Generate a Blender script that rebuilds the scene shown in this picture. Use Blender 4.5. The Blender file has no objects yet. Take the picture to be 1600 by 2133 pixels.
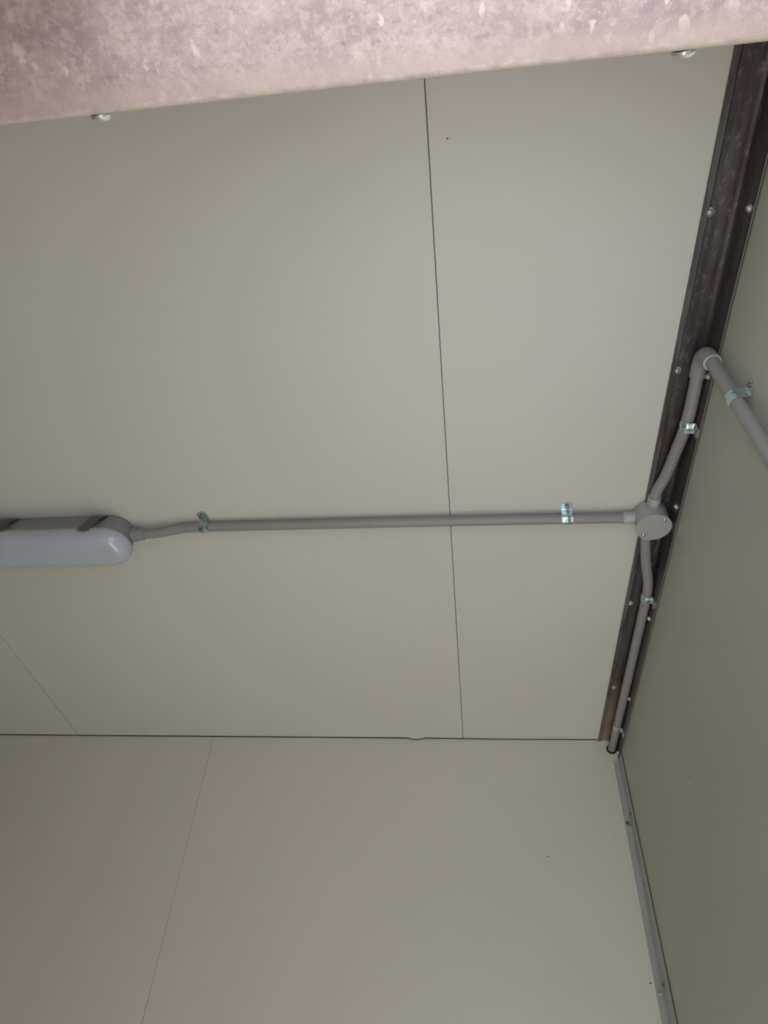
import bpy, bmesh, math, random
from mathutils import Vector, Matrix
random.seed(7)
scene = bpy.context.scene
COL = scene.collection

# ------------------------------------------------------------------ camera
# origin = the eye, z up, +y into the room; ceiling 1.00 m above the eye, floor 1.55 m below it
M = [[0.991867159387276, 0.10703950423292477, 0.0688627814032061],
     [-0.03212196306463029, 0.7340523548607, -0.6783327500661718],
     [-0.12315728812332055, 0.6706039702067315, 0.7315207430586494]]
cd = bpy.data.cameras.new('camera')
cam = bpy.data.objects.new('camera', cd)
COL.objects.link(cam)
scene.camera = cam
cd.sensor_fit = 'VERTICAL'
cd.sensor_height = 36.0
cd.lens = 1436.594 / 2133.0 * 36.0
cd.clip_start = 0.01
R3 = Matrix((M[0], [-v for v in M[1]], [-v for v in M[2]])).transposed()
cam.matrix_world = R3.to_4x4()

# ------------------------------------------------------------------ world, sun, exposure
w = bpy.data.worlds.new('world')
scene.world = w
w.use_nodes = True
bg = w.node_tree.nodes['Background']
bg.inputs['Color'].default_value = (0.80, 0.90, 1.0, 1)
bg.inputs['Strength'].default_value = 0.5
sd = bpy.data.lights.new('sun', 'SUN')
sun = bpy.data.objects.new('sun', sd)
COL.objects.link(sun)
sd.energy = 34.0
sd.angle = math.radians(1.0)
sd.color = (1.0, 0.99, 0.965)
sun.rotation_euler = Vector((0.0, 0.70, -0.70)).to_track_quat('-Z', 'Y').to_euler()
scene.view_settings.view_transform = 'Standard'
scene.view_settings.look = 'None'
scene.view_settings.exposure = 0.93
scene.view_settings.gamma = 1.0
scene.view_settings.use_curve_mapping = False
scene.cycles.use_denoising = True
scene.cycles.max_bounces = 14
scene.cycles.diffuse_bounces = 8

# ------------------------------------------------------------------ materials
def mat(name, col, rough=0.5, metal=0.0, spec=0.5, bump=None, vary=None):
    """vary = (scale xyz, colour2, lo, hi, detail) blends a second colour by noise; bump = (scale, strength, dist)"""
    m = bpy.data.materials.new(name); m.use_nodes = True
    nt = m.node_tree; N = nt.nodes; L = nt.links
    b = N['Principled BSDF']
    b.inputs['Base Color'].default_value = (*col, 1)
    b.inputs['Roughness'].default_value = rough
    b.inputs['Metallic'].default_value = metal
    b.inputs['Specular IOR Level'].default_value = spec
    tc = N.new('ShaderNodeTexCoord')
    if vary:
        prev = None
        for (sc, c2, lo, hi, det) in vary:
            mp = N.new('ShaderNodeMapping'); mp.inputs['Scale'].default_value = sc
            nz = N.new('ShaderNodeTexNoise'); nz.inputs['Scale'].default_value = 1.0
            nz.inputs['Detail'].default_value = det
            nz.inputs['Roughness'].default_value = 0.62
            L.new(tc.outputs['Object'], mp.inputs['Vector']); L.new(mp.outputs[0], nz.inputs['Vector'])
            mr = N.new('ShaderNodeMapRange'); mr.inputs['From Min'].default_value = lo
            mr.inputs['From Max'].default_value = hi
            L.new(nz.outputs['Fac'], mr.inputs['Value'])
            mx = N.new('ShaderNodeMix'); mx.data_type = 'RGBA'
            L.new(mr.outputs[0], mx.inputs['Factor'])
            if prev is None: mx.inputs['A'].default_value = (*col, 1)
            else: L.new(prev, mx.inputs['A'])
            mx.inputs['B'].default_value = (*c2, 1)
            prev = mx.outputs['Result']
        L.new(prev, b.inputs['Base Color'])
    if bump:
        nz = N.new('ShaderNodeTexNoise'); nz.inputs['Scale'].default_value = bump[0]
        nz.inputs['Detail'].default_value = 4
        L.new(tc.outputs['Object'], nz.inputs['Vector'])
        bp = N.new('ShaderNodeBump'); bp.inputs['Strength'].default_value = bump[1]
        bp.inputs['Distance'].default_value = bump[2]
        L.new(nz.outputs['Fac'], bp.inputs['Height']); L.new(bp.outputs[0], b.inputs['Normal'])
    return m

PANEL = mat('cream_panel_paint', (0.596, 0.589, 0.545), 0.42, bump=(260, 0.05, 0.001),
            vary=[((1.6, 1.6, 1.6), (0.592, 0.573, 0.532), 0.4, 0.7, 3)])
PANELW = mat('cream_wall_paint', (0.612, 0.589, 0.503), 0.40, bump=(260, 0.05, 0.001),
             vary=[((1.6, 1.6, 1.6), (0.600, 0.572, 0.492), 0.4, 0.7, 3)])
PANELR = mat('darkened_wall_paint', (0.405, 0.40, 0.345), 0.36, bump=(260, 0.05, 0.001),  # right wall's paint darkened to supply shade the lighting leaves out
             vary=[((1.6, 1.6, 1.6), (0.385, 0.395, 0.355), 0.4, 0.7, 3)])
GAP = mat('dark_core', (0.05, 0.035, 0.028), 0.9)
JOINT = mat('grey_joint', (0.16, 0.15, 0.15), 0.8)
FLOOR = mat('dark_concrete_floor', (0.225, 0.217, 0.203), 0.8, vary=[((3, 3, 3), (0.18, 0.175, 0.175), 0.4, 0.65, 6)])
GROUND = mat('dark_asphalt', (0.12, 0.128, 0.145), 0.9, vary=[((1, 1, 1), (0.095, 0.103, 0.118), 0.4, 0.65, 6)])
STEEL = mat('weathered_galvanised_steel', (0.055, 0.045, 0.046), 0.40, metal=0.45, bump=(90, 0.15, 0.001),
            vary=[((70, 4, 70), (0.115, 0.100, 0.100), 0.42, 0.62, 6),
                  ((40, 2.2, 40), (0.06, 0.022, 0.028), 0.52, 0.66, 4),
                  ((150, 60, 150), (0.20, 0.185, 0.185), 0.54, 0.74, 8)])
LIP = mat('rubbed_steel_lip', (0.16, 0.148, 0.145), 0.45, metal=0.4, vary=[((90, 8, 90), (0.09, 0.075, 0.075), 0.45, 0.6, 5)])
TRIM = mat('galvanised_trim', (0.36, 0.36, 0.35), 0.40, metal=0.25, bump=(60, 0.06, 0.001),
           vary=[((20, 20, 3), (0.42, 0.43, 0.43), 0.4, 0.7, 4)])
EDGE = mat('bare_zinc_edge', (0.17, 0.17, 0.155), 0.5, metal=0.2)
PVC = mat('grey_pvc', (0.255, 0.248, 0.243), 0.42, bump=(120, 0.04, 0.0008))
PVCBOX = mat('grey_moulded_plastic', (0.36, 0.36, 0.35), 0.36)
PVCRIM = mat('pale_pvc_rim', (0.42, 0.42, 0.41), 0.4)
ZINC = mat('bright_zinc_plate', (0.50, 0.60, 0.62), 0.27, metal=0.85)
SCREW = mat('plated_screw', (0.50, 0.49, 0.46), 0.32, metal=0.6)
CHROME = mat('bright_screw', (0.75, 0.74, 0.72), 0.12, metal=1.0)
DSCREW = mat('dull_screw', (0.16, 0.15, 0.15), 0.4, metal=0.7)
WSCREW = mat('white_screw_cap', (0.72, 0.74, 0.72), 0.35)
HOLE = mat('black_hole', (0.01, 0.008, 0.008), 0.9)
LBASE = mat('grey_lamp_housing', (0.25, 0.25, 0.26), 0.45)
LDIFF = mat('milky_diffuser', (0.46, 0.49, 0.56), 0.08, spec=0.6)
LDIFF.node_tree.nodes['Principled BSDF'].inputs['Subsurface Weight'].default_value = 0.15
LDIFF.node_tree.nodes['Principled BSDF'].inputs['Subsurface Radius'].default_value = (0.01, 0.01, 0.01)
BRONZE = mat('tarnished_latch', (0.30, 0.265, 0.24), 0.45, metal=0.2, bump=(500, 0.4, 0.001))
SPECK = mat('fly_speck', (0.10, 0.07, 0.05), 0.8)
RUST = mat('rust_speck', (0.30, 0.15, 0.08), 0.8)

def beam_material():
    m = bpy.data.materials.new('spattered_galvanised_lintel'); m.use_nodes = True
    nt = m.node_tree; N = nt.nodes; L = nt.links; b = N['Principled BSDF']
    b.inputs['Roughness'].default_value = 0.55; b.inputs['Metallic'].default_value = 0.15
    tc = N.new('ShaderNodeTexCoord')
    def noise(sc, scale, det, dist=0.0):
        mp = N.new('ShaderNodeMapping'); mp.inputs['Scale'].default_value = sc
        nz = N.new('ShaderNodeTexNoise'); nz.inputs['Scale'].default_value = scale
        nz.inputs['Detail'].default_value = det; nz.inputs['Roughness'].default_value = 0.65
        nz.inputs['Distortion'].default_value = dist
        L.new(tc.outputs['Object'], mp.inputs['Vector']); L.new(mp.outputs[0], nz.inputs['Vector'])
        return nz.outputs['Fac']
    def rng(src, lo, hi, a=0.0, z=1.0):
        r = N.new('ShaderNodeMapRange'); r.inputs['From Min'].default_value = lo; r.inputs['From Max'].default_value = hi
        r.inputs['To Min'].default_value = a; r.inputs['To Max'].default_value = z
        L.new(src, r.inputs['Value']); return r.outputs[0]
    def mix(fac, a, bcol):
        x = N.new('ShaderNodeMix'); x.data_type = 'RGBA'; L.new(fac, x.inputs['Factor'])
        if isinstance(a, tuple): x.inputs['A'].default_value = (*a, 1)
        else: L.new(a, x.inputs['A'])
        x.inputs['B'].default_value = (*bcol, 1); return x.outputs['Result']
    def mul(a, c):
        x = N.new('ShaderNodeMath'); x.operation = 'MULTIPLY'; L.new(a, x.inputs[0]); L.new(c, x.inputs[1]); return x.outputs[0]
    c = mix(rng(noise((1, 1.4, 1), 16, 6, 0.2), 0.42, 0.60), (0.44, 0.385, 0.395), (0.57, 0.50, 0.495))
    c = mix(rng(noise((1, 1.0, 1), 55, 8, 0.0), 0.48, 0.66, 0, 0.65), c, (0.72, 0.65, 0.63))
    c = mix(rng(noise((1, 1.6, 1), 90, 8, 0.0), 0.55, 0.68, 0, 0.60), c, (0.36, 0.30, 0.32))
    c = mix(rng(noise((0.5, 9.0, 1), 50, 5, 0.0), 0.58, 0.72, 0, 0.35), c, (0.40, 0.33, 0.34))
    c = mix(rng(noise((1, 1, 1), 130, 9, 0.4), 0.50, 0.60, 0, 0.45), c, (0.74, 0.68, 0.67))
    c = mix(rng(noise((1, 1, 1), 210, 9, 0.2), 0.54, 0.62, 0, 0.45), c, (0.40, 0.34, 0.36))
    # lime / plaster spatter of several sizes, thicker in some areas
    for sc, th, k in ((42, 0.20, 0.85), (75, 0.20, 0.85), (170, 0.12, 0.8)):
        v = N.new('ShaderNodeTexVoronoi'); v.inputs['Scale'].default_value = sc
        mp = N.new('ShaderNodeMapping'); mp.inputs['Scale'].default_value = (1.15, 0.62, 1.0)
        mp.inputs['Rotation'].default_value = (0, 0, 0.35)
        nd = N.new('ShaderNodeVectorMath'); nd.operation = 'ADD'
        nn = N.new('ShaderNodeTexNoise'); nn.inputs['Scale'].default_value = sc * 3
        sm = N.new('ShaderNodeVectorMath'); sm.operation = 'SCALE'; sm.inputs['Scale'].default_value = 0.55 / sc
        L.new(tc.outputs['Object'], nn.inputs['Vector']); L.new(nn.outputs['Color'], sm.inputs[0])
        L.new(tc.outputs['Object'], nd.inputs[0]); L.new(sm.outputs[0], nd.inputs[1])
        L.new(nd.outputs[0], mp.inputs['Vector']); L.new(mp.outputs[0], v.inputs['Vector'])
        spot = rng(v.outputs['Distance'], th * 0.9, th * 1.35, 1, 0)
        sep = N.new('ShaderNodeSeparateColor'); L.new(v.outputs['Color'], sep.inputs[0])
        pick = rng(sep.outputs[0], 0.60 if sc < 100 else 0.80, 0.66 if sc < 100 else 0.85)
        c = mix(mul(mul(spot, pick), rng(noise((1, 1, 1), 14, 2), 0.38, 0.56, 0.0, k)), c, (0.82, 0.76, 0.73))
    # rubbed strip, and the bend's highlight painted along the inner edge
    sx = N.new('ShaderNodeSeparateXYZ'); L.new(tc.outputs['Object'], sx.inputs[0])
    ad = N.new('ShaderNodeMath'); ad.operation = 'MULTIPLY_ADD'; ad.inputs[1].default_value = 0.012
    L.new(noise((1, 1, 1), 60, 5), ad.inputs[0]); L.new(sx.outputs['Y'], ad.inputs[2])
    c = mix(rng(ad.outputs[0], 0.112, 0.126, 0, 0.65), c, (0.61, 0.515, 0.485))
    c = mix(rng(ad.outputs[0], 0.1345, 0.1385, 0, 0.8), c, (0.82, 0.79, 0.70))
    tn = N.new('ShaderNodeMix'); tn.data_type = 'RGBA'; tn.blend_type = 'MULTIPLY'; tn.inputs['Factor'].default_value = 1.0
    L.new(c, tn.inputs['A']); tn.inputs['B'].default_value = (0.98, 0.90, 0.87, 1); c = tn.outputs['Result']
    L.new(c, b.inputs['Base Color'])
    bp = N.new('ShaderNodeBump'); bp.inputs['Strength'].default_value = 0.45; bp.inputs['Distance'].default_value = 0.001
    L.new(noise((1, 1, 1), 120, 6), bp.inputs['Height']); L.new(bp.outputs[0], b.inputs['Normal'])
    return m
BEAM = beam_material()

# ------------------------------------------------------------------ helpers
def obj(name, bm, m, parent=None, smooth=False, mats=None):
    bmesh.ops.recalc_face_normals(bm, faces=bm.faces)
    me = bpy.data.meshes.new(name); bm.to_mesh(me); bm.free()
    for x in (mats or [m]): me.materials.append(x)
    if smooth:
        for p in me.polygons: p.use_smooth = True
        try: me.set_sharp_from_angle(angle=math.radians(38))
        except Exception: pass
    o = bpy.data.objects.new(name, me); COL.objects.link(o)
    if parent: o.parent = parent
    return o
def child_of(o, parent):
    """parent keeping world placement (parents only translate/rotate)"""
    o.parent = parent
    o.matrix_parent_inverse = parent.matrix_world.inverted()
def thing(name, label, cat, loc=(0, 0, 0), rot=None, group=None):
    o = bpy.data.objects.new(name, None); COL.objects.link(o)
    o.empty_display_size = 0.05
    mw = Matrix.Translation(loc) @ (rot.to_4x4() if rot else Matrix.Identity(4))
    o.matrix_world = mw
    o['label'] = label; o['category'] = cat
    if group: o['group'] = group
    return o
def box(bm, a, b):
    x0, y0, z0 = a; x1, y1, z1 = b
    v = [bm.verts.new(p) for p in ((x0,y0,z0),(x1,y0,z0),(x1,y1,z0),(x0,y1,z0),(x0,y0,z1),(x1,y0,z1),(x1,y1,z1),(x0,y1,z1))]
    fs = [bm.faces.new([v[i] for i in q]) for q in ((0,3,2,1),(4,5,6,7),(0,1,5,4),(1,2,6,5),(2,3,7,6),(3,0,4,7))]
    return v, fs
def bevelled_box(a, b, r=0.001, seg=1):
    bm = bmesh.new(); box(bm, a, b)
    bmesh.ops.bevel(bm, geom=list(bm.edges), offset=r, segments=seg, affect='EDGES', profile=0.5)
    return bm
def struct(name, bm, m, parent=None, smooth=False):
    o = obj(name, bm, m, parent, smooth)
    if parent is None: o['kind'] = 'structure'
    return o
def smooth_path(pts, n=8):
    P = [Vector(p) for p in pts]; out = []
    for i in range(len(P) - 1):
        p0 = P[i-1] if i else P[0]*2-P[1]; p1 = P[i]; p2 = P[i+1]; p3 = P[i+2] if i+2 < len(P) else P[-1]*2-P[-2]
        def kn(a, b): return max((b-a).length, 1e-6) ** 0.5
        t0 = 0; t1 = t0+kn(p0, p1); t2 = t1+kn(p1, p2); t3 = t2+kn(p2, p3)
        for k in range(n):
            t = t1 + (t2-t1)*k/n
            A1 = p0*((t1-t)/(t1-t0))+p1*((t-t0)/(t1-t0)); A2 = p1*((t2-t)/(t2-t1))+p2*((t-t1)/(t2-t1)); A3 = p2*((t3-t)/(t3-t2))+p3*((t-t2)/(t3-t2))
            B1 = A1*((t2-t)/(t2-t0))+A2*((t-t0)/(t2-t0)); B2 = A2*((t3-t)/(t3-t1))+A3*((t-t1)/(t3-t1))
            out.append(B1*((t2-t)/(t2-t1))+B2*((t-t1)/(t2-t1)))
    out.append(P[-1]); return out
def tube(bm, path, r, seg=28, cap=True):
    """r: float or list (one per point)"""
    P = [Vector(p) for p in path]
    rs = r if isinstance(r, (list, tuple)) else [r]*len(P)
    T = [(P[min(i+1, len(P)-1)]-P[max(i-1, 0)]).normalized() for i in range(len(P))]
    for i in range(1, len(T)):
        if T[i].length < 1e-6: T[i] = T[i-1]
    n = T[0].orthogonal().normalized(); rings = []
    for p, t, rr in zip(P, T, rs):
        n = (n - t*n.dot(t)).normalized(); b = t.cross(n)
        rings.append([bm.verts.new(p + (n*math.cos(a)+b*math.sin(a))*rr) for a in [2*math.pi*k/seg for k in range(seg)]])
    for A, B in zip(rings, rings[1:]):
        for k in range(seg): bm.faces.new((A[k], A[(k+1) % seg], B[(k+1) % seg], B[k]))
    if cap:
        bm.faces.new(rings[0][::-1]); bm.faces.new(rings[-1])
    return rings
def lathe(bm, prof, axis=Vector((0, 0, 1)), org=Vector((0, 0, 0)), seg=28):
    """prof: (radius, height) pairs along axis; ends closed"""
    axis = Vector(axis).normalized(); n = axis.orthogonal().normalized(); b = axis.cross(n); org = Vector(org); rings = []
    for r, h in prof:
        if r < 1e-6: rings.append([bm.verts.new(org+axis*h)])
        else: rings.append([bm.verts.new(org+axis*h+(n*math.cos(a)+b*math.sin(a))*r) for a in [2*math.pi*k/seg for k in range(seg)]])
    for A, B in zip(rings, rings[1:]):
        for k in range(seg):
            q = [A[k % len(A)], A[(k+1) % len(A)], B[(k+1) % len(B)], B[k % len(B)]]
            u = []
            for v in q:
                if v not in u: u.append(v)
            if len(u) > 2: bm.faces.new(u)
    for Rg in (rings[0], rings[-1]):
        if len(Rg) > 1: bm.faces.new(Rg)
def screw_mesh(r=0.0045, h=0.0028, washer=0.0, hexhead=False):
    """head pointing +z, base at z=0; a cross recess / socket is cut as a dimple"""
    bm = bmesh.new()
    z = 0.0
    if washer: lathe(bm, [(0, 0), (washer, 0), (washer, 0.0012), (washer*0.9, 0.0016), (0, 0.0016)], seg=20); z = 0.0014
    if hexhead:
        lathe(bm, [(0, z), (r, z), (r, z+h*0.8), (r*0.86, z+h), (r*0.45, z+h), (r*0.35, z+h*0.7), (0, z+h*0.7)], seg=6)
    else:
        lathe(bm, [(0, z), (r, z), (r, z+h*0.35), (r*0.85, z+h*0.75), (r*0.55, z+h), (r*0.3, z+h), (r*0.22, z+h*0.55), (0, z+h*0.55)], seg=16)
    return bm
def place(o, pos, normal):
    q = Vector(normal).to_track_quat('Z', 'Y')
    o.matrix_world = Matrix.Translation(pos) @ q.to_matrix().to_4x4()

XR, YB, H, FZ = 0.3764, 1.7885, 1.0, -1.30
XL, YF = -3.20, 0.02
FX_ = 0.3755
SEAM = [-0.0385, -1.190]                       # ceiling joints (x)

# ------------------------------------------------------------------ room shell
bm = bmesh.new(); box(bm, (XL-0.08, YF-0.06, H+0.045), (XR+0.08, YB+0.08, H+0.10))
ceiling = struct('ceiling', bm, GAP)
def ceiling_panel(x0, x1):
    """sheet-metal face with rolled side lips and a slightly wavy cut back edge"""
    g = 0.0009; bm = bmesh.new()
    x0 += g; x1 -= g; y0 = YF; y1 = YB-0.0035
    n = max(8, int((x1-x0)/0.006)); xs = [x0+(x1-x0)*i/n for i in range(n+1)]
    def zz(x):
        w = 0.0010*math.sin(x*3.1+0.6)+0.0007*math.sin(x*11+1.0)
        d = (x+0.1705)/0.019
        return -max(0, w) - 0.0045*math.exp(-d*d*d*d)
    rows = [(y0, 0.0), (YB-0.10, 0.0), (YB-0.035, 0.05), (YB-0.018, 0.45), (YB-0.009, 0.85), (y1, 1.0)]
    V = []
    for (y, k) in rows:
        V.append([bm.verts.new((x, y, H + zz(x)*k)) for x in xs])
    V.append([bm.verts.new((x, y1+0.0016, H+zz(x)+0.0026)) for x in xs])
    V.append([bm.verts.new((x, y1+0.0016, H+0.03)) for x in xs])
    for A, B in zip(V, V[1:]):
        for i in range(n): bm.faces.new((A[i], A[i+1], B[i+1], B[i]))
    top = [[bm.verts.new((x, y, H+0.03)) for x in (x0, x1)] for y in (y0,)][0]
    # side lips
    for idx in (0, n):
        col = [r[idx] for r in V[:-1]]
        t0 = top[0] if idx == 0 else top[1]
        bm.faces.new(col + [V[-1][idx], t0])
    bm.faces.new([V[0][i] for i in range(n+1)] + [top[1], top[0]])
    return obj('panel', bm, PANEL, ceiling)
ceiling_panel(SEAM[0], XR)
ceiling_panel(SEAM[1], SEAM[0])
ceiling_panel(XL, SEAM[1])
for x_ in SEAM:
    bm = bmesh.new(); box(bm, (x_-0.0008, YF, H+0.0012), (x_+0.0008, YB-0.006, H+0.02))
    obj('joint_strip', bm, JOINT, ceiling)
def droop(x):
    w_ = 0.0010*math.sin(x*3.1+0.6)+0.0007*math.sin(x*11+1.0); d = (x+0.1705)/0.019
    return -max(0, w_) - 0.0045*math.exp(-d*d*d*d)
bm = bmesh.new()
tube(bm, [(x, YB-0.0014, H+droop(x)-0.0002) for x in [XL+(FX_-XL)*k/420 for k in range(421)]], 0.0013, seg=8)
o = obj('gap_shadow_bead', bm, GAP, ceiling)  # dark bead stands in for the shaded gap along the back wall

bm = bmesh.new(); box(bm, (XL-0.08, YB+0.028, FZ), (XR+0.08, YB+0.08, H+0.045))
wall_back = struct('wall_back', bm, GAP)
def wall_panel(a, b, r, parent, m=PANELW):
    return obj('panel', bevelled_box(a, b, r), m, parent)
def slanted_panel(x0t, x0b, x1t, x1b):
    bm = bmesh.new(); z1 = H-0.0006; z0 = FZ
    v, fs = box(bm, (0, YB, z0), (1, YB+0.027, z1))
    for p in v:
        top = p.co.z > 0
        p.co.x = (x0t if top else x0b) if p.co.x < 0.5 else (x1t if top else x1b)
    bmesh.ops.bevel(bm, geom=list(bm.edges), offset=0.0009, segments=1, affect='EDGES')
    return obj('panel', bm, PANELW, wall_back)
ST, SB = -0.768, -0.718      # the butt joint leans a little
g = 0.00035
slanted_panel(ST+g, SB+g, XR+0.03, XR+0.03)
slanted_panel(XL, XL, ST-g, SB-g)

bm = bmesh.new(); box(bm, (XR+0.028, YF-0.06, FZ), (XR+0.08, YB+0.028, H+0.045))
wall_right = struct('wall_right', bm, GAP)
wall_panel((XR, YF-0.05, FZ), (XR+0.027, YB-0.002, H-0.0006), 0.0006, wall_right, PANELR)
bm = bmesh.new(); box(bm, (XL-0.08, YF-0.06, FZ), (XL-0.028, YB+0.028, H+0.045))
wall_left = struct('wall_left', bm, GAP)
wall_panel((XL-0.027, YF, FZ), (XL, YB-0.002, H-0.0006), 0.0006, wall_left)
DX = -0.30
bm = bmesh.new(); box(bm, (XL-0.028, YF-0.06, FZ), (DX, YF-0.001, H+0.0))
wall_front = struct('wall_front', bm, PANELW)
bm = bmesh.new(); box(bm, (XL-0.08, YF-0.06, FZ-0.1), (XR+0.08, YB+0.08, FZ))
struct('floor', bm, FLOOR)
bm = bmesh.new(); box(bm, (-14, -16, FZ-0.25), (14, 10, FZ-0.12))
struct('ground', bm, GROUND)

# small fly specks and pin holes on the panels
def speck(parent, pos, nrm, r, m=SPECK):
    bm = bmesh.new(); lathe(bm, [(0, 0), (r, 0), (r*0.7, r*0.35), (0, r*0.5)], seg=8)
    o = obj('speck', bm, m, None); place(o, pos, nrm); o.parent = parent
speck(wall_back, (0.316, YB, 0.7487), (0, -1, 0), 0.0018, WSCREW)
speck(wall_back, (0.162, YB, 0.6885), (0, -1, 0), 0.0022, RUST)
speck(wall_back, (0.351, YB, 0.4343), (0, -1, 0), 0.0018)
speck(ceiling, (-0.013, 0.256, H), (0, 0, -1), 0.0011)
speck(wall_right, (XR, 1.2386, 0.6223), (-1, 0, 0), 0.0016)

# ------------------------------------------------------------------ lintel beam over the doorway
beam = thing('lintel_beam', 'broad stained galvanised steel lintel beam crossing overhead at the doorway', 'beam', (-0.5, 0.065, 0.72))
YE, ZB = 0.1350, 0.72
prof = [(-0.05, 0.998), (-0.05, ZB+0.008)]
for k in range(7):
    a = math.pi + math.pi/2*k/6; prof.append((-0.042+0.008*math.cos(a), ZB+0.008+0.008*math.sin(a)))
for k in range(9):
    a = -math.pi/2 + math.pi/2*k/8; prof.append((YE-0.007+0.007*math.cos(a), ZB+0.007+0.007*math.sin(a)))
prof += [(YE, 0.998)]
bm = bmesh.new()
x0b, x1b = XL+0.002, XR-0.002
rings = [[bm.verts.new((x, y, z)) for (y, z) in prof] for x in (x0b, -1.4, -0.7, 0.0, x1b)]
for A, B in zip(rings, rings[1:]):
    for i in range(len(prof)): 
        j = (i+1) % len(prof); bm.faces.new((A[i], A[j], B[j], B[i]))
bm.faces.new(rings[0]); bm.faces.new(rings[-1])
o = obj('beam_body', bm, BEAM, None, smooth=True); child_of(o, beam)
for sx_ in (-0.3385, 0.2015):
    o = obj('bolt', screw_mesh(0.0066, 0.0052), WSCREW, None, True); place(o, (sx_, YE+0.0012, ZB+0.011), (0, 1, 0)); child_of(o, beam)
    bm = bmesh.new(); lathe(bm, [(0.0045, 0), (0.0095, 0), (0.0095, 0.0026), (0.0045, 0.0030), (0.0045, 0)], seg=24)
    q = obj('washer', bm, SCREW); place(q, (sx_-0.0040, YE, ZB+0.0115), (0.12, 1, 0)); child_of(q, beam)

# ------------------------------------------------------------------ steel angle between ceiling and right wall
angle = thing('steel_angle', 'dark weathered steel angle running along the ceiling edge above the right wall', 'steel angle', (XR, 0.2, H))
t = 0.0032
FX = 0.3283; FWZ = 0.9408
pf = [(FX, H-0.0004), (FX, H-0.0050), (FX+0.0015, H-0.0062), (FX+0.0075, H-0.0056), (FX+0.0095, H-t),
      (XR-t-0.0065, H-t), (XR-t-0.0020, H-t-0.0020), (XR-t, H-t-0.0065), (XR-t, FWZ+0.008), (XR-t, FWZ+0.004),
      (XR-t-0.0002, FWZ), (XR-0.0016, FWZ), (XR-0.0016, H-0.0004)]
bm = bmesh.new(); ya, yb_ = YE+0.0005, YB-0.0008
n = 24
rings = [[bm.verts.new((x, ya+(yb_-ya)*k/n, z)) for x, z in pf] for k in range(n+1)]
L_ = len(pf)
for A, B in zip(rings, rings[1:]):
    for i in range(L_):
        j = (i+1) % L_; f = bm.faces.new((A[i], A[j], B[j], B[i]))
        if i in (10, ): f.material_index = 1
        if i in (1, 2): f.material_index = 2
bm.faces.new(rings[0]); bm.faces.new(rings[-1])
o = obj('angle_body', bm, STEEL, None, mats=[STEEL, EDGE, LIP]); child_of(o, angle)
bm = bmesh.new(); box(bm, (XR-0.00155, ya, FWZ+0.0012), (XR-0.00005, yb_, FWZ+0.02))
o = obj('gap_shadow_strip', bm, GAP); child_of(o, angle)  # dark fill drawn as the shadow between flange and wall
sm = None
def screws(parent, spots, nrm, r, h, m, washer=0.0, off=0.0):
    global sm
    first = None
    for p in spots:
        if first is None:
            o = obj('screw', screw_mesh(r, h, washer), m, None, smooth=True); first = o
        else:
            o = first.copy(); o.parent = None; o.matrix_parent_inverse = Matrix.Identity(4); COL.objects.link(o)
        place(o, p, nrm); child_of(o, parent)
screws(angle, [(0.3375, 0.378, H-t), (0.3375, 0.6255, H-t), (0.3395, 1.205, H-t), (0.3405, 1.5285, H-t)], (0, 0, -1), 0.0042, 0.0034, SCREW, washer=0.0068)
screws(angle, [(XR-t, 0.361, 0.953), (XR-t, 0.614, 0.9555), (XR-t, 0.8885, 0.9585), (XR-t, 1.2125, 0.96), (XR-t, 1.5285, 0.964), (XR-t, 1.7745, 0.955)], (-1, 0, 0), 0.0042, 0.0036, SCREW, washer=0.0058)

# back wall's reflection painted in tan at the ceiling leg's far end
def tan_reflection():
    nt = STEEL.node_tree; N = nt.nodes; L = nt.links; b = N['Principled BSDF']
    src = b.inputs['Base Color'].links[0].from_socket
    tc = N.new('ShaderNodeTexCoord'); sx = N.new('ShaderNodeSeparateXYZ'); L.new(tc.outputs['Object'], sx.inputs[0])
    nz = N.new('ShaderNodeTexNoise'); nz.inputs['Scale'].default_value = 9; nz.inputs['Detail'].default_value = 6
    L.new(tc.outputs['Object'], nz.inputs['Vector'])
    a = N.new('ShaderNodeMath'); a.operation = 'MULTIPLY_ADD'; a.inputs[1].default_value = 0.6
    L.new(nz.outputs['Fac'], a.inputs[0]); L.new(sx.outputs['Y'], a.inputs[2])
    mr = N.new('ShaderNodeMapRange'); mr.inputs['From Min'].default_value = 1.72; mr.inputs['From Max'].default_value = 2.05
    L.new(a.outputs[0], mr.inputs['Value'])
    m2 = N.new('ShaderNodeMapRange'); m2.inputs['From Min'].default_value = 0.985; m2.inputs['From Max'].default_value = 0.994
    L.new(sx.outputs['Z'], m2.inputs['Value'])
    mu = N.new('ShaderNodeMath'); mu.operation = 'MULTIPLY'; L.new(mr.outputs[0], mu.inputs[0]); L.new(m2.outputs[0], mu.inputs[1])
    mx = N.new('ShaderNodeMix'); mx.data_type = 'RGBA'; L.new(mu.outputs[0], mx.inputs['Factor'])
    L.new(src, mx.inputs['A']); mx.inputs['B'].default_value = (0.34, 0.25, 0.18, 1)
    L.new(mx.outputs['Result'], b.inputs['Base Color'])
tan_reflection()
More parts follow.
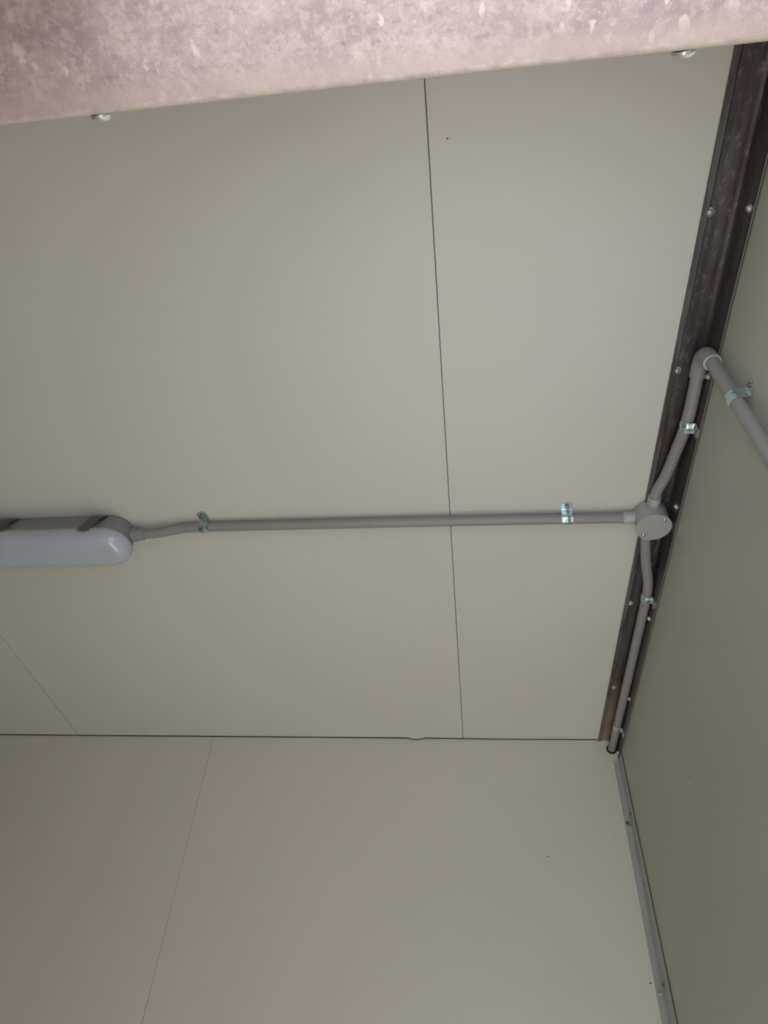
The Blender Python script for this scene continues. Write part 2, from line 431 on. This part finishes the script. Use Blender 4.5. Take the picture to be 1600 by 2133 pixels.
# ------------------------------------------------------------------ vertical corner trim
def corner_trim():
    bm = bmesh.new()
    t = 0.0016
    rows = []; gap_shade = []; sb = bmesh.new()
    for k in range(13):
        f = k/12; z = 0.937 + (FZ-0.937)*f
        zz = (0.937-z)
        xl = 0.3592
        yw = 1.7480 - 0.046*zz
        rows.append([bm.verts.new(p) for p in ((xl, YB-0.0002, z), (xl, YB-t, z), (XR-t-0.0052, YB-t, z), (XR-t-0.0022, YB-t-0.003, z), (XR-t-0.0022, yw, z), (XR-0.0020, yw, z), (XR-0.0020, YB-0.0002, z))])
        gap_shade.append([sb.verts.new(p) for p in ((XR-0.0019, yw+0.0018, z), (XR-0.0001, yw+0.0018, z), (XR-0.0001, yw+0.012, z), (XR-0.0019, yw+0.012, z))])
    for A, B in zip(rows, rows[1:]):
        for i in range(7):
            j = (i+1) % 7; bm.faces.new((A[i], A[j], B[j], B[i]))
    bm.faces.new(rows[0]); bm.faces.new(rows[-1])
    for A, B in zip(gap_shade, gap_shade[1:]):
        for i in range(4):
            j = (i+1) % 4; sb.faces.new((A[i], A[j], B[j], B[i]))
    sb.faces.new(gap_shade[0]); sb.faces.new(gap_shade[-1])
    return bm, sb
bm, sb = corner_trim()
trim = struct('trim_1', bm, TRIM)
obj('gap_shadow_strip', sb, GAP, trim)  # shadow line beside the trim, modelled as a dark strip
bm = bevelled_box((0.3597, YB-0.0034, 0.9335), (XR-0.0022, YB-0.0017, 0.9395), 0.0004)
obj('end_tab', bm, mat('bare_brass_tab', (0.50, 0.42, 0.28), 0.5), trim)
for (p, nrm, wsh, m) in (((0.3655, YB-0.0016, 0.773), (0, -1, 0), 0.0042, DSCREW), ((0.3672, YB-0.0016, 0.4165), (0, -1, 0), 0.0046, TRIM),
                 ((XR-0.0038, 1.765, 0.786), (-1, 0, 0), 0.0044, DSCREW), ((XR-0.0038, 1.759, 0.424), (-1, 0, 0), 0.0044, DSCREW)):
    o = obj('screw', screw_mesh(0.0032, 0.0028, wsh), m, None, smooth=True); place(o, p, nrm); child_of(o, trim)
bm = bmesh.new(); tube(bm, [(0.3640, YB-0.0030, 0.7755), (0.3670, YB-0.0065, 0.769), (0.3700, YB-0.010, 0.7605)], [0.0014, 0.0013, 0.0006], seg=8)
o = obj('screw_shank', bm, DSCREW, None, True); child_of(o, trim)
bm = bmesh.new(); lathe(bm, [(0, 0), (0.0014, 0.0004), (0, 0.0016)], seg=8)
o = obj('screw_tip', bm, WSCREW); place(o, (0.3702, YB-0.0098, 0.7598), (0, -1, 0)); child_of(o, trim)

# ------------------------------------------------------------------ junction box
BX, BY = 0.3403, 0.9384
jb = thing('junction_box', 'round grey plastic junction box where three conduits meet at the ceiling edge', 'junction box', (BX, BY, 0.9965))
bm = bmesh.new()
lathe(bm, [(0, 0.0), (0.0315, 0.0), (0.0318, 0.001), (0.0314, 0.0355), (0.0312, 0.0362), (0, 0.0362)], axis=(0, 0, -1), seg=56)
child_of_o = obj('box_body', bm, PVCBOX, None, True); child_of_o.matrix_world = Matrix.Translation((BX, BY, 0.9965)); child_of(child_of_o, jb)
bm = bmesh.new()
lathe(bm, [(0, 0.0), (0.0322, 0.0), (0.0327, 0.0008), (0.0327, 0.0032), (0.0320, 0.0040), (0, 0.0040)], axis=(0, 0, -1), seg=64)
o = obj('lid', bm, PVCBOX, None, True); o.matrix_world = Matrix.Translation((BX, BY, 0.9600)); child_of(o, jb)
for p in ((0.3560, 0.9190), (0.3238, 0.9562)):
    bm = screw_mesh(0.0036, 0.0026)
    o = obj('screw', bm, CHROME, None, True); place(o, (p[0], p[1], 0.9562), (0, 0, -1)); child_of(o, jb)
def spout(d):
    d = Vector(d); c = Vector((BX, BY, 0.9853))
    bm = bmesh.new()
    pts = [c+d*0.029, c+d*0.0515, c+d*0.0520, c+d*0.0520, c+d*0.046]
    rg = tube(bm, pts[:3]+[pts[3]+d*0.0001, pts[4]], [0.01195, 0.01195, 0.0116, 0.0101, 0.0101], seg=32, cap=False)
    o = obj('spout', bm, PVCBOX, None, True); child_of(o, jb)
for d in ((-1, 0, 0), (0, -1, 0), (0, 1, 0)): spout(d)

# ------------------------------------------------------------------ conduits
RC = 0.0100
def conduit(label, pts, n=8, extra=None, group=None):
    o_ = thing('conduit', label, 'conduit', pts[0])
    bm = bmesh.new(); tube(bm, smooth_path(pts, n), RC, seg=32)
    o = obj('pipe', bm, PVC, None, True); child_of(o, o_)
    return o_
c1 = conduit('straight grey conduit crossing the ceiling from the lamp to the junction box',
             [(-0.672, 0.9372, 0.979), (-0.645, 0.9366, 0.9795), (-0.615, 0.9340, 0.9825), (-0.583, 0.9306, 0.9860), (-0.5559, 0.9300, 0.9865),
              (-0.505, 0.9302, 0.9867), (-0.266, 0.9322, 0.9867), (0.1118, 0.9362, 0.9862), (0.296, 0.9384, 0.9853)])
c2 = conduit('bent grey conduit in the ceiling corner between junction box and elbow',
             [(0.3403, 0.890, 0.9853), (0.3418, 0.872, 0.9853), (0.3510, 0.838, 0.9850), (0.3583, 0.777, 0.9805), (0.3615, 0.722, 0.9715),
              (0.3624, 0.690, 0.9705), (0.3624, 0.650, 0.9715), (0.3624, 0.622, 0.9730), (0.3624, 0.606, 0.9732)])
c3 = conduit('long thin grey conduit from the junction box back into the far corner',
             [(0.3403, 0.987, 0.9853), (0.3408, 1.005, 0.9853), (0.3440, 1.030, 0.9845), (0.3515, 1.075, 0.9815), (0.3592, 1.113, 0.9785), (0.3622, 1.145, 0.9765), (0.3624, 1.20, 0.9755),
              (0.3624, 1.50, 0.9745), (0.3615, 1.70, 0.9735), (0.3605, 1.80, 0.973)])
bm = bmesh.new(); lathe(bm, [(0, 0), (0.0135, 0), (0.0135, 0.0006), (0, 0.0006)], axis=(0, -1, 0), seg=32)
o = obj('drilled_hole', bm, HOLE, wall_back); o.matrix_world = Matrix.Translation((0.3600, YB, 0.9715))
# elbow
E0 = Vector((0.3624, 0.6235, 0.9730)); E1 = Vector((0.3624, 0.6065, 0.9732)); E3 = Vector((0.3624, 0.5735, 0.9440)); E4 = Vector((0.3624, 0.5722, 0.9275))
elb = thing('conduit_elbow', 'grey ninety degree conduit elbow high in the corner by the right wall', 'pipe elbow', E1)
path = [E0]
cen = Vector((0.3624, 0.6055, 0.9400)); rad = 0.0325
for k in range(0, 13):
    a = math.pi/2 + math.pi/2*k/12
    path.append(cen + Vector((0, math.cos(a)*rad, math.sin(a)*rad*1.02)))
path.append(E4)
bm = bmesh.new(); tube(bm, path, 0.01265, seg=36)
o = obj('elbow_body', bm, PVC, None, True); child_of(o, elb)
def rim(c, d, ro, ri, name, parent, m):
    bm = bmesh.new(); lathe(bm, [(ri, -0.0006), (ro, -0.0006), (ro, 0.0006), (ri, 0.0008), (ri, -0.0006)], axis=d, org=c, seg=36)
    o = obj(name, bm, m, None, True); child_of(o, parent)
dv = (Vector((0.3624, 0.5596, 0.6948))-E4).normalized()
rim(E4+dv*0.0004, dv, 0.0131, 0.0102, 'rim', elb, PVCRIM)
c4 = conduit('near grey conduit dropping down the right wall from the elbow',
             [E4-dv*0.012, E4, (0.3624, 0.5596, 0.6948), (0.3624, 0.5470, 0.40), (0.3624, 0.5400, 0.0), (0.3624, 0.5400, FZ+0.001)], 4)
# ------------------------------------------------------------------ saddle clips
def clip_mesh(r=RC+0.0002, hc=0.0115, wid=0.0205, tab=0.0235, t=0.0011):
    """axis along local x, fixed surface at z=0, tab towards +y, conduit axis at (0, 0, hc)"""
    sec = [(-r-t*0.2, 0.0005)]
    for k in range(17):
        a = math.pi - math.pi*k/16
        sec.append((math.cos(a)*(r+t*0.2), hc+math.sin(a)*(r+t*0.2)))
    sec += [(r+0.0004, 0.0050), (r+0.0011, 0.0022), (r+0.0030, 0.0006)]
    bm = bmesh.new()
    us = [-0.5, -0.42, -0.12, -0.05, 0.05, 0.12, 0.42, 0.5]
    lift = [0, 0, 0, 0.0007, 0.0007, 0, 0, 0]
    S = [Vector((0, y, z)) for y, z in sec]
    nor = []
    for i in range(len(S)):
        d = (S[min(i+1, len(S)-1)]-S[max(0, i-1)]).normalized(); nor.append(Vector((0, -d.z, d.y)))
    outer, inner = [], []
    for p, nn in zip(S, nor):
        outer.append([bm.verts.new(p + Vector((u*wid, 0, 0)) + nn*(l+t)) for u, l in zip(us, lift)])
        inner.append([bm.verts.new(p + Vector((u*wid, 0, 0)) + nn*l) for u, l in zip(us, lift)])
    ys = [r+0.0060, r+0.0085, r+0.011, r+0.0145, r+0.0175, r+0.0195, r+0.0208]
    hw = [1, 1, 1, 1, 0.90, 0.70, 0.36]
    for i_, (y, h) in enumerate(zip(ys, hw)):
        lf = [0.0005 if (abs(u) < 0.1 and i_ < 2) else 0 for u in us]
        outer.append([bm.verts.new((u*wid*h, y, 0.0004+t+l)) for u, l in zip(us, lf)])
        inner.append([bm.verts.new((u*wid*h, y, 0.0004+l)) for u, l in zip(us, lf)])
    n_ = len(us)
    for a in range(len(outer)-1):
        for i in range(n_-1):
            bm.faces.new((outer[a][i], outer[a][i+1], outer[a+1][i+1], outer[a+1][i]))
            bm.faces.new((inner[a+1][i], inner[a+1][i+1], inner[a][i+1], inner[a][i]))
        for i in (0, n_-1):
            bm.faces.new((outer[a][i], outer[a+1][i], inner[a+1][i], inner[a][i]))
    for a in (0, -1):
        for i in range(n_-1):
            bm.faces.new((outer[a][i], outer[a][i+1], inner[a][i+1], inner[a][i]))
    return bm
def clip(label, pos, axis, normal, yaw=0.0, hc=0.0115):
    """pos: foot point on the surface beneath the conduit axis; axis: conduit direction; tab goes normal x axis"""
    x = Vector(axis).normalized(); z = Vector(normal).normalized(); y = z.cross(x).normalized(); x = y.cross(z).normalized()
    R = Matrix((x, y, z)).transposed() @ Matrix.Rotation(yaw, 3, 'Z')
    root = thing('pipe_clip', label, 'clip', pos, R, 'zinc saddle clips holding the conduits')
    o = obj('saddle', clip_mesh(hc=hc), ZINC, None, True); o.parent = root
    s = obj('screw', screw_mesh(0.0037, 0.0026), DSCREW, None, True); s.parent = root
    s.location = (0, RC+0.0130, 0.0014)
    wsh = bmesh.new(); lathe(wsh, [(0.0018, 0), (0.0012, 0.0006), (0, 0.0010)], seg=10)
    bpy.context.view_layer.update()
    k = obj('screw_point', wsh, WSCREW, None, True); k.parent = s; k.location = (0.0006, -0.0008, 0.0018)
    return root
clip('zinc saddle clip on the ceiling conduit nearest the lamp, tab twisted', (-0.5370, 0.9300, H), (1, 0, 0), (0, 0, -1), yaw=0.20, hc=0.0133)
clip('bright zinc saddle clip on the ceiling conduit nearest the junction box', (0.1850, 0.9370, H), (1, 0, 0), (0, 0, -1), hc=0.0138)
clip('zinc saddle clip on the corner conduit between the elbow and the junction box', (XR-t, 0.7150, 0.9705), (0, 1, 0), (-1, 0, 0), hc=0.0108)
clip('zinc saddle clip on the thin corner conduit just behind the junction box', (XR-t, 1.158, 0.9762), (0, 1, 0), (-1, 0, 0), hc=0.0108)
clip('small zinc saddle clip at the far end of the corner conduit', (XR-t, 1.672, 0.9736), (0, 1, 0), (-1, 0, 0), hc=0.0112)
clip('zinc saddle clip on the vertical conduit on the right wall', (XR, 0.5655, 0.8180), (0, 0, -1), (-1, 0, 0), hc=0.0140)

# ------------------------------------------------------------------ batten lamp
LX1, LX0, LY = -0.6880, -1.350, 0.9372
def stadium(hw, x0, x1, z, n=14):
    pts = []
    for k in range(n+1):
        a = -math.pi/2 + math.pi*k/n; pts.append((x1-hw+math.cos(a)*hw, LY+math.sin(a)*hw, z))
    for k in range(n+1):
        a = math.pi/2 + math.pi*k/n; pts.append((x0+hw+math.cos(a)*hw, LY+math.sin(a)*hw, z))
    return pts
def loft(bm, secs, cap0=True, cap1=True):
    rg = [[bm.verts.new(p) for p in s] for s in secs]
    n = len(rg[0])
    for A, B in zip(rg, rg[1:]):
        for i in range(n): bm.faces.new((A[i], A[(i+1) % n], B[(i+1) % n], B[i]))
    if cap0: bm.faces.new(rg[0])
    if cap1: bm.faces.new(rg[-1])
lamp = thing('ceiling_light', 'long grey batten ceiling lamp with a rounded milky diffuser, switched off', 'ceiling light', ((LX0+LX1)/2, LY, H))
bm = bmesh.new()
loft(bm, [stadium(0.036, LX0+0.012, LX1-0.012, 0.9990), stadium(0.040, LX0+0.008, LX1-0.008, 0.9900), stadium(0.0445, LX0+0.003, LX1-0.003, 0.9560),
          stadium(0.0455, LX0+0.002, LX1-0.002, 0.9530)])
o = obj('housing', bm, LBASE, None, True); child_of(o, lamp)
bm = bmesh.new()
loft(bm, [stadium(0.0462, LX0+0.001, LX1-0.001, 0.9530), stadium(0.0480, LX0, LX1+0.0005, 0.9515), stadium(0.0480, LX0, LX1+0.0005, 0.9475), stadium(0.0466, LX0+0.001, LX1-0.001, 0.9465)])
o = obj('rim', bm, mat('grey_rim', (0.36, 0.37, 0.38), 0.35), None, True); child_of(o, lamp)
bm = bmesh.new()
secs = []
for k in range(10):
    a = math.pi/2*k/9
    hw = 0.0200 + 0.0262*math.cos(a); secs.append(stadium(hw, LX0+0.0462-hw*1.0+0.001 + (0.0), LX1-(0.0462-hw)-0.001, 0.9465-0.0270*math.sin(a)))
loft(bm, secs)
o = obj('diffuser', bm, LDIFF, None, True); child_of(o, lamp)
def latch(x):
    """metal latch: a strap down the housing flank with a hooked plate over the rim"""
    bm = bmesh.new(); w2 = 0.0135
    sec = [(LY-0.0395, 0.9930, 0.010), (LY-0.0455, 0.9880, 0.009), (LY-0.0505, 0.9640, 0.003), (LY-0.0520, 0.9500, -0.004), (LY-0.0500, 0.9440, -0.006), (LY-0.0350, 0.9425, -0.006)]
    V = [[bm.verts.new((x+dx+s*w2, y, z)) for s in (-1, 1)] for (y, z, dx) in sec]
    for A, B in zip(V, V[1:]): bm.faces.new((A[0], A[1], B[1], B[0]))
    bmesh.ops.solidify(bm, geom=bm.faces[:], thickness=0.0014)
    o = obj('latch', bm, BRONZE, None); child_of(o, lamp)
    bm = bmesh.new(); lathe(bm, [(0.0030, 0), (0.0048, 0), (0.0048, 0.0012), (0.0030, 0.0012), (0.0030, 0)], axis=(0, 0, -1), org=(x-0.006, LY-0.0425, 0.9406), seg=18)
    q = obj('latch_eyelet', bm, SCREW, None, True); q.parent = o
    bm = bmesh.new(); tube(bm, [(x+0.0255, LY-0.0405, 0.9930), (x+0.017, LY-0.0485, 0.9700)], 0.0009, seg=8)
    wv = obj('latch_wire', bm, HOLE, None); wv.parent = o
for lx in (-0.7640, -0.9600, -1.1560): latch(lx)
bm = bmesh.new()
tube(bm, [(LX1-0.006, LY, 0.9775), (LX1+0.006, LY, 0.9775), (LX1+0.0065, LY, 0.9778), (LX1+0.0190, LY, 0.9785), (LX1+0.0200, LY, 0.9785)], [0.0150, 0.0142, 0.0122, 0.0120, 0.0112], seg=28)
o = obj('cable_gland', bm, LBASE, None, True); child_of(o, lamp)
